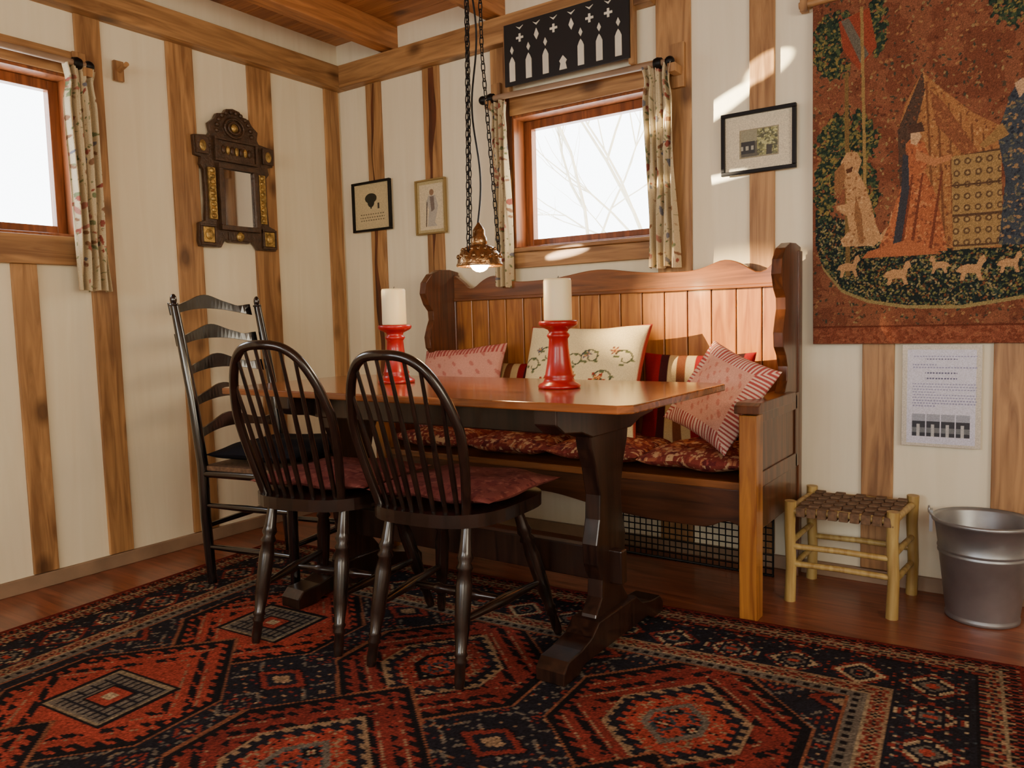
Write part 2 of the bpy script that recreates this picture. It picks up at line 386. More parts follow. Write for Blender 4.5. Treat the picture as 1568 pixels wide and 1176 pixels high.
# ------------------------------------------------------------------ pictures
def picture(name,x0,x1,z0,z1,fw,fm,paint,tilt=0):
    b=B(name); y0,y1=-.034,-.016
    b.bx(x0,x1,y0,y1,z0,z0+fw,fm);b.bx(x0,x1,y0,y1,z1-fw,z1,fm);b.bx(x0,x0+fw,y0,y1,z0+fw,z1-fw,fm);b.bx(x1-fw,x1,y0,y1,z0+fw,z1-fw,fm)
    b.bx(x0+fw,x1-fw,-.020,-.016,z0+fw,z1-fw,'paper')
    o=b.fin(bevel=.002)
    nx,nz=160,160; X,Z=np.meshgrid(np.linspace(x0+fw,x1-fw,nx),np.linspace(z0+fw,z1-fw,nz))
    u=(X-X.min())/(X.max()-X.min()); v=(Z-Z.min())/(Z.max()-Z.min())
    col=paint(u,v); P=np.stack([X,np.full_like(X,-.0215),Z],-1)
    gridobj('picture_print',P,col,M['print'],parent=o)
    return o
def p_heart(u,v):
    c=np.zeros(u.shape+(3,)); c[:]=C3(206,190,150)
    k=(((u-.47)/.17)**2+((v-.68)/.11)**2<1)|(((u-.47)/.1)**2+((v-.6)/.12)**2<1); c[k]=C3(25,30,25)
    k=(abs(u-.47)<.02)&(v>.45)&(v<.6); c[k]=C3(30,30,28)
    k=(abs(u-.68)<.025)&(abs(v-.5)<.06); c[k]=C3(40,35,30)
    for r in (.33,.26,.2):
        k=(abs(v-r)<.012)&(u>.15)&(u<.85)&(np.sin(u*90+r*50)>-.2); c[k]=C3(110,100,80)
    return c
def p_fig(u,v):
    c=np.zeros(u.shape+(3,)); c[:]=C3(225,212,180)
    k=((u<.08)|(u>.92)|(v<.06)|(v>.94)); c[k]=C3(190,175,130)
    k=((u-.52)/.08)**2+((v-.78)/.06)**2<1; c[k]=C3(150,120,95)
    k=pip(u,v,[(.4,.72),(.65,.72),(.75,.5),(.62,.2),(.7,.12),(.35,.12),(.42,.45),(.32,.6)]); c[k]=C3(185,180,170)
    k=pip(u,v,[(.45,.7),(.6,.7),(.62,.45),(.5,.4)]); c[k]=C3(120,110,105)
    k=(np.abs(u-.32-.1*(v-.3))<.02)&(v>.12)&(v<.6); c[k]=C3(90,80,70)
    return c
def p_photo_reflect(u,v):
    c=np.zeros(u.shape+(3,)); c[:]=C3(222,212,184)
    k=(u>.22)&(u<.80)&(v>.22)&(v<.74); c[k]=C3(150,140,110)
    k=(u>.24)&(u<.78)&(v>.24)&(v<.72); c[k]=C3(88,84,70)
    k2=k&(v>.5+.06*np.sin(u*14)); c[k2]=C3(150,146,120)
    k2=k&(u<.45)&(v>.3)&(v<.52); c[k2]=C3(44,42,40)
    k2=k&(u<.45)&(np.abs(v-.4)<.04)&(np.sin(u*80)>0); c[k2]=C3(170,166,150)
    k2=k&(u>.48); splat(c,u,v,400,[C3(150,148,90),C3(190,188,130),C3(84,86,58),C3(116,116,76)],.01,.03,k2,True)  # lime and gold specks: reflection of greenery painted into the print colour
    k2=k&(u>.62)&(u<.7)&(v<.42); c[k2]=C3(60,56,44)
    return c
picture('framed_heart_print',.103,.378,1.463,1.72,.012,'iron',p_heart)
picture('framed_figure_print',.548,.742,1.413,1.68,.008,'gold',p_fig)
picture('framed_photograph',2.112,2.39,1.503,1.733,.014,'iron',p_photo_reflect)
X,Z=np.meshgrid(np.linspace(2.745,2.981,200),np.linspace(.51,.857,300)); u=(X-2.745)/.236; v=(Z-.51)/.347
c=np.zeros(X.shape+(3,)); c[:]=C3(214,206,190)
k=(u>.07)&(u<.93)&(v>.03)&(v<.95); c[k]=C3(220,220,238)
for i,r in enumerate(np.arange(.4,.9,.027)):
    head=i in (10,12,17); w=.8 if i%5 else .3
    if i in (9,11,13,16): continue
    k=(abs(v-r)<.006)&((abs(u-.5)<.2) if head else ((u>.14)&(u<.14+w)))&((np.sin(u*170+i*9)>-.5)); c[k]=C3(150,150,190) if not head else C3(80,80,120)
for i in range(4):
    a=.14+i*.185; k=(u>a)&(u<a+.17)&(v>.1)&(v<.32); c[k]=C3(40,42,52); k2=k&(v>.25); c[k2]=C3(160,165,180); k3=k&(abs(v-.16)<.025); c[k3]=C3(110,115,120); k4=k&(abs(u-a-.08)<.02)&(v<.22); c[k4]=C3(190,190,190)
gridobj('notice_sheet',np.stack([X,np.full_like(X,-.018),Z],-1),c,M['print'],solid=.002)

# ------------------------------------------------------------------ tapestry
TX0,TX1,TZ0,TZ1=2.446,3.75,.862,2.06
nx,nz=620,560
X,Z=np.meshgrid(np.linspace(TX0,TX1,nx),np.linspace(TZ0,TZ1,nz))
px=1250+(X-TX0)/.00204; py=523-(Z-TZ0)/.00233
c=np.zeros(X.shape+(3,)); c[:]=C3(126,78,58)
splat(c,X,Z,700,[C3(132,84,62),C3(116,70,52)],.02,.05)
splat(c,X,Z,4200,[C3(152,112,76),C3(94,56,44),C3(80,68,54),C3(146,122,84),C3(66,68,56),C3(138,94,66)],.002,.0055)
ip=[(1255,318),(1300,335),(1390,372),(1480,385),(1620,372),(1720,350),(1800,400),(1760,445),(1650,462),(1568,462),(1480,474),(1400,472),(1340,462),(1298,445),(1268,410),(1255,372)]
isl=pip(px,py,ip)
c[isl]=C3(36,44,44)
splat(c,X,Z,4200,[C3(108,110,66),C3(80,92,64),C3(138,122,78),C3(112,72,50),C3(62,78,68),C3(148,134,98)],.0018,.0042,isl,True)
hem=(py>498); c[hem]=C3(134,78,58); splat(c,X,Z,500,[C3(122,68,50),C3(146,90,66)],.004,.01,hem,True); c[(abs(py-497)<1.2)]=C3(100,54,40)
edge=isl&~pip(px,py+5,ip)&(py>400); c[edge]=C3(146,130,86)
def poly(pts,col,n=0,cols=None,r0=.003,r1=.006):
    k=pip(px,py,pts); c[k]=col
    if n: splat(c,X,Z,n,cols,r0,r1,k,True)
green=[C3(70,84,58),C3(48,64,52),C3(108,106,66),C3(134,116,68)]
def leaf(cx,cy,rx,ry,dens=1.):
    k=((px-cx)/rx)**2+((py-cy)/ry)**2<1+.3*np.sin(px*.35)*np.cos(py*.3)
    splat(c,X,Z,int(rx*ry*.14*dens),[C3(36,48,42),C3(42,56,48)],.006,.010,k,True)
    splat(c,X,Z,int(rx*ry*.20*dens),green,.0025,.006,k,True)
leaf(1275,75,24,48); leaf(1292,112,20,16); leaf(1292,48,22,20); leaf(1352,60,16,44); leaf(1306,222,50,46); leaf(1270,290,18,50); leaf(1335,300,22,46); leaf(1545,60,34,40); leaf(1572,200,18,30)
poly([(1302,120),(1308,120),(1312,420),(1304,420)],C3(122,98,62))
poly([(1292,44),(1340,34),(1352,92),(1325,120),(1300,88)],C3(142,70,52)); poly([(1296,44),(1308,42),(1340,100),(1328,112)],C3(104,98,86))
poly([(1326,30),(1331,30),(1338,300),(1333,300)],C3(150,124,78))
TC=[C3(184,138,90),C3(116,76,56),C3(166,120,78),C3(142,92,62)]
poly([(1420,138),(1440,160),(1490,205),(1530,230),(1532,392),(1400,385),(1404,300),(1385,215),(1395,180)],C3(160,112,72),900,TC,.002,.005)
poly([(1420,138),(1424,165),(1404,240),(1392,300),(1400,330),(1396,380),(1388,300),(1384,215)],C3(84,66,56),60,[C3(120,78,58),C3(60,56,54)],.002,.004)
for k_ in range(6): poly([(1424+k_*16,156+k_*16),(1427+k_*16,156+k_*16),(1442+k_*14,385),(1438+k_*14,385)],C3(120,80,56))
poly([(1430,165),(1450,185),(1500,260),(1520,300),(1480,262),(1440,215)],C3(132,84,60),50,[C3(160,110,74)],.002,.004)
tan=C3(184,142,100); tand=C3(142,102,70)
poly([(1296,250),(1306,236),(1322,238),(1330,252),(1324,268),(1336,290),(1346,318),(1352,345),(1362,368),(1350,378),(1300,376),(1296,366),(1310,352),(1306,330),(1290,322),(1288,314),(1306,312),(1302,285)],tan,110,[tand,C3(198,160,116)],.002,.005)
poly([(1286,262),(1300,250),(1304,270),(1296,300),(1286,290)],tand); poly([(1304,262),(1316,258),(1314,266),(1306,268)],C3(90,60,44)); poly([(1352,370),(1372,350),(1376,330),(1382,352),(1366,376)],tan)
poly([(1320,300),(1330,330),(1334,372),(1326,372),(1318,330)],tand)
poly([(1396,236),(1408,226),(1424,238),(1432,262),(1424,276),(1440,310),(1450,350),(1458,392),(1352,392),(1372,350),(1388,300),(1398,268)],C3(170,102,68),320,[C3(188,126,84),C3(128,76,56),C3(152,90,62)],.002,.006)
for q0 in (1385,1400,1428): poly([(q0+20,280),(q0+23,280),(q0+8,388),(q0+3,388)],C3(116,66,50))
poly([(1403,222),(1413,216),(1420,228),(1412,240),(1403,236)],C3(200,162,124)); poly([(1398,210),(1420,208),(1424,222),(1400,222)],C3(84,62,52)); poly([(1412,246),(1440,262),(1462,258),(1462,266),(1436,272),(1410,258)],C3(176,120,82))
poly([(1392,250),(1400,252),(1402,300),(1390,380),(1378,380),(1390,300)],C3(64,64,70)); poly([(1402,372),(1340,386),(1330,396),(1452,396)],C3(170,104,70))
poly([(1462,262),(1528,258),(1536,388),(1466,392)],C3(156,126,82))
k=pip(px,py,[(1462,262),(1528,258),(1536,388),(1466,392)]); g=((((px-1462)%15-7.5)**2+((py-262)%16-8)**2)<22)&k; c[g]=C3(98,76,56); g=((((px-1462)%15-7.5)**2+((py-262)%16-8)**2)<5)&k; c[g]=C3(168,140,94); g=k&(np.abs((py-300)%42-2)<1.5); c[g]=C3(90,68,52)
poly([(1540,190),(1552,170),(1566,182),(1562,210),(1582,250),(1588,392),(1528,388),(1536,300),(1524,240)],C3(66,72,80),300,[C3(104,100,82),C3(50,54,64),C3(150,120,86)],.002,.006)
poly([(1545,176),(1556,170),(1562,184),(1552,196)],C3(190,154,120)); poly([(1530,225),(1500,250),(1506,256),(1540,242)],C3(150,116,74))
poly([(1600,230),(1650,200),(1680,260),(1672,380),(1608,390)],tan,60,[tand]); leaf(1690,160,50,60); leaf(1780,240,30,60)
for ax,ay,s in ((1308,408,1),(1384,422,1.1),(1448,412,-.8),(1490,420,1.1),(1542,414,.9),(1600,420,1),(1670,414,-1)):
    S=lambda p:[(ax+q[0]*s,ay+q[1]*abs(s)) for q in p]
    poly(S([(-14,-4),(-4,-7),(8,-6),(12,-16),(17,-18),(20,-10),(15,-6),(13,4),(16,14),(11,14),(7,5),(-5,5),(-8,14),(-13,14),(-11,4),(-18,2)]),tan)
c*= (1+.10*rng.randn(*X.shape))[...,None]
Yw=-.030+.006*np.sin(X*9)*np.clip((TZ1-Z),0,1)+.003*np.sin(X*31+Z*3)
P=np.stack([X+.006*(TZ1-Z),Yw,Z],-1)
tap=gridobj('tapestry',P,c,M['tap'],solid=.003)
b=B('tapestry_rod'); b.tube([(2.40,-.032,2.063),(3.8,-.032,2.063)],.012,'pineX'); b.bx(2.405,2.43,-.045,-.014,2.04,2.09,'pineZ'); b.fin(parent=tap)

# ------------------------------------------------------------------ mirror
b=B('carved_wall_mirror')
yc=-.692; 
half=[(0,1.372),(.05,1.372),(.075,1.385),(.10,1.345),(.205,1.345),(.212,1.37),(.205,1.45),(.172,1.462),(.165,1.56),(.168,1.69),(.185,1.71),(.178,1.742),(.208,1.748),(.212,1.835),(.135,1.845),(.125,1.862),(.132,1.90),(.10,1.925),(.085,1.95),(.05,1.958),(.035,1.978),(0,1.985)]
out=[(yc+h,z) for h,z in half]+[(yc-h,z) for h,z in reversed(half[1:-1])]
b.prism(out,'x',.016,.038,'mirwood')
def fr(y0,y1,z0,z1,a,c_,w,mat):
    b.bx(a,c_,y0,y1,z0,z0+w,mat);b.bx(a,c_,y0,y1,z1-w,z1,mat);b.bx(a,c_,y0,y0+w,z0+w,z1-w,mat);b.bx(a,c_,y1-w,y1,z0+w,z1-w,mat)
fr(yc-.105,yc+.105,1.425,1.725,.038,.062,.022,'mirwood')
b.bx(.038,.046,yc-.083,yc+.083,1.447,1.703,'mirror')
for s in (-1,1):
    b.bx(.038,.05,yc+s*.135-.018,yc+s*.135+.018,1.47,1.70,'brass')
    for k in range(9): b.ball((.05,yc+s*.135,1.485+k*.025),(.008,.014,.012),'brass',10)
    fr(yc+s*.165-.04,yc+s*.165+.04,1.352,1.445,.038,.05,.01,'mirwood'); b.bx(.038,.048,yc+s*.165-.028,yc+s*.165+.028,1.364,1.433,'brass')
    b.ball((.05,yc+s*.165,1.40),(.008,.02,.025),'brass',12)
    b.bx(.038,.052,yc+s*.175-.03,yc+s*.175+.03,1.755,1.83,'mirwood'); b.ball((.052,yc+s*.175,1.79),(.006,.018,.025),'brass',12)
b.bx(.038,.048,yc-.10,yc+.10,1.745,1.83,'mirwood'); fr(yc-.115,yc+.115,1.735,1.842,.038,.056,.012,'mirwood')
for k in range(7): b.ball((.05,yc-.07+k*.0233,1.788),(.008,.011,.02),'brass' if k%2 else 'mirwood',10)
for r,zc in ((.05,1.895),(.03,1.895)): b.tube([(.042,yc+r*math.cos(a),zc+r*.85*math.sin(a)) for a in np.linspace(0,2*math.pi,28)[:-1]],.006,'mirwood',8,closed=True)
b.ball((.042,yc,1.895),(.012,.02,.02),'brass',12)
for k in range(12):
    a=math.pi*k/11; b.ball((.04,yc+.098*math.cos(a)*.95,1.872+.095*math.sin(a)),(.01,.011,.011),'mirwood',8)
b.ball((.045,yc,1.40),(.012,.022,.022),'brass',12); b.bx(.036,.044,yc-.06,yc+.06,1.38,1.42,'mirwood')
b.fin(bevel=.002)

# ------------------------------------------------------------------ trestle table
b=B('trestle_table'); tx0,tx1,ty0,ty1,tz=.74,2.35,-1.33,-.64,.765
b.prism([(tx0+.03,ty0),(tx1-.03,ty0),(tx1,ty0+.03),(tx1,ty1-.03),(tx1-.03,ty1),(tx0+.03,ty1),(tx0,ty1-.03),(tx0,ty0+.03)],'z',tz-.022,tz,'table')
cy=(ty0+ty1)/2; zt=tz-.022
for xx in (1.02,2.07):
    h=[(.115,.09),(.10,.13),(.065,.17),(.06,.22),(.085,.27),(.09,.33),(.07,.40),(.065,.47),(.085,.55),(.11,.61),(.12,.66)]
    out=[(cy+a,z) for a,z in h]+[(cy-a,z) for a,z in reversed(h)]
    b.prism(out,'x',xx,xx+.05,'tabled')
    ft=[(-.315,0),(-.315,.035),(-.29,.06),(-.22,.065),(-.16,.08),(-.12,.11),(.12,.11),(.16,.08),(.22,.065),(.29,.06),(.315,.035),(.315,0),(.24,0),(.2,.02),(-.2,.02),(-.24,0)]
    b.prism([(cy+a,z+.0115) for a,z in ft],'x',xx-.02,xx+.07,'tabled')
    tp=[(-.31,zt),(-.31,.70),(-.27,.675),(-.18,.665),(-.12,.645),(.12,.645),(.18,.665),(.27,.675),(.31,.70),(.31,zt)]
    b.prism([(cy+a,z) for a,z in tp],'x',xx-.01,xx+.06,'tabled')
b.bx(.95,2.16,cy-.018,cy+.018,.20,.30,'tabled')
for y_ in (cy-.2,cy+.17): b.bx(1.08,2.07,y_,y_+.025,.66,zt,'tabled')
b.fin(bevel=.004)

# ------------------------------------------------------------------ settle
b=B('pine_settle'); sx0,sx1=.78,2.41; t=.035; yb=-.035; 
def wing(x):
    w=[(yb,.42),(yb,1.215),(-.10,1.225),(-.17,1.222),(-.235,1.20),(-.275,1.16),(-.285,1.11),(-.262,1.06),(-.232,1.03),(-.228,.99),(-.245,.955),(-.262,.91),(-.255,.86),(-.225,.83),(-.205,.79),(-.21,.74),(-.25,.69),(-.55,.69),(-.55,.42)]
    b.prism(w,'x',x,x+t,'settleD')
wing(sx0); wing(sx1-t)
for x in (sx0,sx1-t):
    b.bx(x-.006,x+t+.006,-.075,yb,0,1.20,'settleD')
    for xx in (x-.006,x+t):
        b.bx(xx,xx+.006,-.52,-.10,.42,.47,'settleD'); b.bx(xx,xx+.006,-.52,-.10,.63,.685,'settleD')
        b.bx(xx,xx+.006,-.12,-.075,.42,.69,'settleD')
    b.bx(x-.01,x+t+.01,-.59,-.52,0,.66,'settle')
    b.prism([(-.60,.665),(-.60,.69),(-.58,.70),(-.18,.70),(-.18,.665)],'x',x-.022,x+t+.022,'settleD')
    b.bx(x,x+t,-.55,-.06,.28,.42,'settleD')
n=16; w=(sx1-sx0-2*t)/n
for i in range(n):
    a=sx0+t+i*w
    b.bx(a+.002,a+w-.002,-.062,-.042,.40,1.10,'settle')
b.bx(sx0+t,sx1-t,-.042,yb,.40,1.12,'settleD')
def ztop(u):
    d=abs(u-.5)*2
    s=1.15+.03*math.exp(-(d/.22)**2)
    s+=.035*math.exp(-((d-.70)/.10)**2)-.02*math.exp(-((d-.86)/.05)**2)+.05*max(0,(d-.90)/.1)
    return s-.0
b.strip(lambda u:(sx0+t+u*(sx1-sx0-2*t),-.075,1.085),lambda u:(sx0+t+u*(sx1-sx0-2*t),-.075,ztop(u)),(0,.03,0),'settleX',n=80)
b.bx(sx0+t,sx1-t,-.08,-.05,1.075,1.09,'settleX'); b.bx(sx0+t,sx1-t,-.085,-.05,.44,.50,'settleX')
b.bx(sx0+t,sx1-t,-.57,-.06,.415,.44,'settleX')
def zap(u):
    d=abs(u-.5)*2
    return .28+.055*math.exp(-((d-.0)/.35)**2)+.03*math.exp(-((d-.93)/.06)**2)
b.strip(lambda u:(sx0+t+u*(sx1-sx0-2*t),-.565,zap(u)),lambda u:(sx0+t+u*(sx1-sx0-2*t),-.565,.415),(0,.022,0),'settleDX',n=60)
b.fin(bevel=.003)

b=B('wire_mesh_guard'); y_=-.13
for i in range(26): x=1.70+i*.0255; b.tube([(x,y_,.0),(x,y_,.27)],.0026,'iron',6)
for k in range(11): z=.006+k*.0255; b.tube([(1.70,y_,z),(2.34,y_,z)],.0026,'iron',6)
b.tube([(1.70,y_,.006),(2.34,y_,.006),(2.34,y_,.27),(1.70,y_,.27)],.006,'iron',8,closed=True)
b.fin()

# ------------------------------------------------------------------ cushions
def pillow(name,w,h,t,fn,Mx,seed=0,n=110,nub=.0,pinch=.07):
    u,v=np.meshgrid(np.linspace(-1,1,n),np.linspace(-1,1,n))
    sx=1-pinch*(1-v**2); sy=1-pinch*(1-u**2)
    X=u*w/2*sx; Y=v*h/2*sy
    prof=(np.clip(1-np.abs(u)**2.6,0,1)**.5)*(np.clip(1-np.abs(v)**2.6,0,1)**.5)
    wr=1+.06*np.sin(5*u+seed)*np.cos(4*v+seed*2)+.03*np.sin(13*u*v+seed)
    Z=t/2*prof*wr
    Ps=[];Cs=[]
    for s in (1,-1):
        q=np.stack([X,Y,s*Z+.004*np.sin(6*u+seed)*np.sin(5*v)],-1)
        q=q@np.array(Mx.to_3x3()).T+np.array(Mx.translation); Ps.append(q); Cs.append(fn((u+1)/2,(v+1)/2,s))
    return gridobj(name,Ps,Cs,M['cloth'])
def f_paisley(seed,base=(128,56,48)):
    def f(u,v,s):
        r=np.zeros(u.shape+(3,)); r[:]=C3(*base)
        splat(r,u*.4,v*.4,260,[C3(186,120,84),C3(160,88,64),C3(204,164,124),C3(96,38,40)],.006,.015)
        splat(r,u*.4,v*.4,700,[C3(204,164,124),C3(110,46,42),C3(156,76,68)],.002,.005)
        return r
    return f
def f_flower(u,v,s):
    r=np.zeros(u.shape+(3,)); r[:]=C3(222,208,166)
    for cx,cy,rad,col in [(.70,.46,.075,(150,50,40)),(.36,.66,.05,(70,72,100)),(.58,.70,.045,(80,84,110)),(.22,.44,.06,(150,50,40)),(.48,.50,.04,(170,120,60)),(.8,.74,.04,(120,60,60)),(.15,.74,.035,(80,84,110)),(.44,.30,.05,(150,60,46))]:
        a=np.arctan2(v-cy,u-cx); d=np.hypot(u-cx,v-cy); pet=rad*(.72+.28*np.cos(a*6))
        r[(d<pet)]=C3(*col); r[(d<pet*.62)]=C3(214,160,90); r[d<pet*.35]=C3(*col)
    for k in range(7):
        cx=.1+.13*k; cy=.60+.12*math.sin(k*2.2)
        a=np.arctan2(v-cy,u-cx); d=np.hypot(u-cx,v-cy); sp=np.abs(d-(.018+.011*(a+math.pi)))<.006; r[sp&(d<.085)]=C3(74,84,66)
        for q in range(4):
            lx=cx+.06*math.cos(q*1.6+k); ly=cy+.06*math.sin(q*1.6+k); r[((u-lx)/.02)**2+((v-ly)/.011)**2<1]=C3(96,106,74)
    edge=(np.minimum(np.minimum(u,1-u),np.minimum(v,1-v))<.012); r[edge]=C3(160,60,50)
    return r
def f_pinkstripe(u,v,s):
    r=np.zeros(u.shape+(3,)); r[:]=C3(220,162,142)
    m_=np.minimum(np.minimum(u,1-u),np.minimum(v,1-v))
    st=(np.sin(np.where(np.minimum(u,1-u)<np.minimum(v,1-v),v,u)*2*np.pi*24)>0)&(m_<.15); r[st]=C3(176,78,76); r[(m_<.15)&~st]=C3(230,200,182)
    k=m_>.2; n_=(np.sin(u*38)*np.sin(v*34)+.6*np.sin(u*71+v*50)>.7)&k; r[n_]=C3(204,130,114)
    return r
def f_pink(u,v,s):
    r=np.zeros(u.shape+(3,)); r[:]=C3(214,158,144)
    n_=(np.sin(u*30)*np.sin(v*28)+.6*np.sin(u*61+v*47)>.9); r[n_]=C3(192,120,112)
    st=(np.minimum(v,1-v)<.12)&(np.sin(u*150)>0); r[st]=C3(170,80,78)
    return r
def f_stripe(u,v,s):
    r=np.zeros(u.shape+(3,)); cols=[(130,22,30),(130,22,30),(60,22,26),(190,168,124),(110,64,42),(190,168,124),(130,22,30),(60,22,26),(140,30,34),(190,168,124),(48,24,28),(140,24,30)]
    k=(u*len(cols)).astype(int).clip(0,len(cols)-1); r[:]=np.array(cols)[k]/255.
    return r
def f_mauve(u,v,s):
    r=np.zeros(u.shape+(3,)); r[:]=C3(126,66,60)
    splat(r,u*.4,v*.4,160,[C3(104,50,48),C3(144,84,74),C3(112,54,52)],.006,.014)
    splat(r,u*.4,v*.4,260,[C3(94,42,42),C3(154,98,84)],.002,.004)
    return r
def TR(x,y,z,rx=0,ry=0,rz=0): return Matrix.Translation((x,y,z))@Matrix.Rotation(math.radians(rz),4,'Z')@Matrix.Rotation(math.radians(ry),4,'Y')@Matrix.Rotation(math.radians(rx),4,'X')
def TP(x,y,z,tilt,yaw,inp): return Matrix.Translation((x,y,z))@Matrix.Rotation(math.radians(yaw),4,'Z')@Matrix.Rotation(math.radians(tilt),4,'X')@Matrix.Rotation(math.radians(inp),4,'Z')
for i,x in enumerate((1.01,1.405,1.80,2.175)):
    pillow('seat_cushion',.385,.42,.085,f_paisley(i),TR(x,-.345,.485,0,0,(-2,3,-1,2)[i]),i,pinch=.03)
pillow('striped_pillow',.44,.36,.10,f_stripe,TR(1.24,-.165,.62,78,0,0),11)
pillow('striped_pillow',.44,.38,.10,f_stripe,TR(2.06,-.175,.65,78,0,3),12)
pillow('embroidered_pillow',.54,.48,.13,f_flower,TR(1.63,-.30,.73,66,0,4),13)
pillow('pink_pillow',.44,.38,.12,f_pink,TP(.99,-.27,.69,66,4,5),14)
pillow('pink_striped_pillow',.33,.33,.11,f_pinkstripe,TP(2.235,-.40,.70,62,-18,-20),15)

# ------------------------------------------------------------------ windsor chairs
def windsor(name,x,y,rz,top=.885,W=.195,cush=f_mauve):
    b=B(name); sz=.465
    o=[]
    for a in np.linspace(0,2*math.pi,40,endpoint=False):
        ca,sa=math.cos(a),math.sin(a)
        rx=.215*(abs(ca)**.65)*(1 if ca>=0 else -1)*(1+.10*sa); ry=.015+.22*(abs(sa)**.6)*(1 if sa>=0 else -1)
        o.append((rx,ry))
    b.prism(o,'z',sz-.036,sz,'dark')
    lp=[(0,.012),(.05,.015),(.14,.014),(.16,.019),(.18,.014),(.2,.019),(.22,.015),(.35,.021),(.62,.023),(.70,.018),(.72,.024),(.75,.017),(.78,.023),(.82,.018),(.94,.015),(1,.014)]
    L={}
    for sx in (-1,1):
        for sy in (-1,1):
            foot=(sx*(.15 if sy<0 else .22),(-.22 if sy<0 else .225),0.0125); topp=(sx*.13,sy*.13,sz-.03)
            b.turned(foot,topp,lp,'dark'); L[sx,sy]=(Vector(foot),Vector(topp))
    for sx in (-1,1):
        p=L[sx,-1][0].lerp(L[sx,-1][1],.40); q=L[sx,1][0].lerp(L[sx,1][1],.40)
        b.turned(p,q,[(0,.008),(.3,.013),(.5,.017),(.7,.013),(1,.008)],'dark')
    p=(L[-1,-1][0].lerp(L[-1,-1][1],.4)+L[-1,1][0].lerp(L[-1,1][1],.4))/2; q=Vector((-p.x,p.y,p.z))
    b.turned(p,q,[(0,.008),(.25,.012),(.3,.018),(.35,.012),(.5,.016),(.65,.012),(.7,.018),(.75,.012),(1,.008)],'dark')
    zb=sz-.01; H=top-zb
    def hp(a):
        ca,sa=math.cos(a),math.sin(a)
        xx=W*(1 if ca>=0 else -1)*abs(ca)**.66
        zz=sa**.85*H
        xx*= .74+.26*min(1,zz/(H*.55))
        yy=-.145-.03*(1-abs(xx)/W)-.30*zz+.0
        return Vector((xx,yy,zb+zz))
    pts=[hp(a) for a in np.linspace(0,math.pi,60)]
    b.tube(pts,.0135,'dark',12)
    N=8
    for i in range(N):
        s=(i+.5)/N*2-1
        xb=s*.135; yb_=-.15-.03*(1-abs(s))
        xt=s*W*.86
        best=min(pts[5:-5],key=lambda p:abs(p.x-xt)+(0 if p.z>zb+H*.5 else 9))
        b.turned((xb,yb_,sz-.005),best,[(0,.0065),(.3,.0085),(.6,.0065),(1,.005)],'dark',10)
    ch=b.fin(loc=(x,y,0),rz=math.radians(rz))
    c_=pillow('chair_cushion',.43,.40,.06,cush,TR(.005,.06,sz+.03,0,0,-2),3,pinch=.04); c_.parent=ch
    return ch
windsor('windsor_chair',1.74,-1.245,5,.895)
windsor('windsor_chair',1.285,-1.30,13,.925,.185)

# ------------------------------------------------------------------ ladder-back chair
b=B('ladder_back_chair')
hw=.225
def post(x): return [Vector((x,-.20,0)),Vector((x,-.215,.25)),Vector((x,-.215,.45)),Vector((x,-.245,.7)),Vector((x,-.29,.95)),Vector((x,-.31,1.06))]
for s in (-1,1):
    pp=post(s*hw); b.tube(pp,[.017,.02,.021,.019,.017,.015],'black',14)
    b.ball(pp[-1]+Vector((0,-.002,.015)),(.013,.013,.022),'black',12); b.ball(pp[-1]+Vector((0,0,-.005)),(.019,.019,.008),'black',12)
    b.tube([(s*.235,.20,0),(s*.235,.20,.46)],[.017,.02],'black',14)
    for z in (.14,.30): b.turned((s*hw,-.21,z),(s*.235,.20,z),[(0,.009),(.5,.013),(1,.009)],'black')
    b.turned((s*hw,-.21,.42),(s*.235,.20,.42),[(0,.014),(1,.014)],'black')
for z in (.18,.32): b.turned((-.235,.2,z),(.235,.2,z),[(0,.009),(.5,.014),(1,.009)],'black')
b.turned((-hw,-.21,.22),(hw,-.21,.22),[(0,.009),(.5,.012),(1,.009)],'black')
for y_ in (-.21,.20): b.turned((-hw,y_,.43),(hw,y_,.43),[(0,.014),(1,.014)],'black')
b.prism([(-hw,-.215),(hw,-.215),(.24,.21),(-.24,.21)],'z',.425,.45,'rush')
for k in range(5):
    z=.545+k*.118; yb_=-.225-.095*(z-.45)/.6*1.3
    def lo(u,z=z,yb_=yb_): return ((u*2-1)*hw*.97,yb_-.035*math.sin(math.pi*u),z+.028*math.sin(math.pi*u))
    def hi(u,z=z,yb_=yb_):
        d=abs(u*2-1); return ((u*2-1)*hw*.97,yb_-.035*math.sin(math.pi*u)-.010,z+.048+.036*math.exp(-(d/.4)**2)-.008*math.exp(-((d-.75)/.15)**2))
    b.strip(lo,hi,(0,.009,0),'black',n=24)
lad=b.fin(loc=(.72,-1.02,.012),rz=math.radians(-90+12),bevel=.001)
def f_black(u,v,s):
    r=np.zeros(u.shape+(3,)); r[:]=C3(22,22,30); return r
c_=pillow('chair_cushion',.43,.42,.08,f_black,TR(0,0,.492),6,pinch=.02); c_.parent=lad

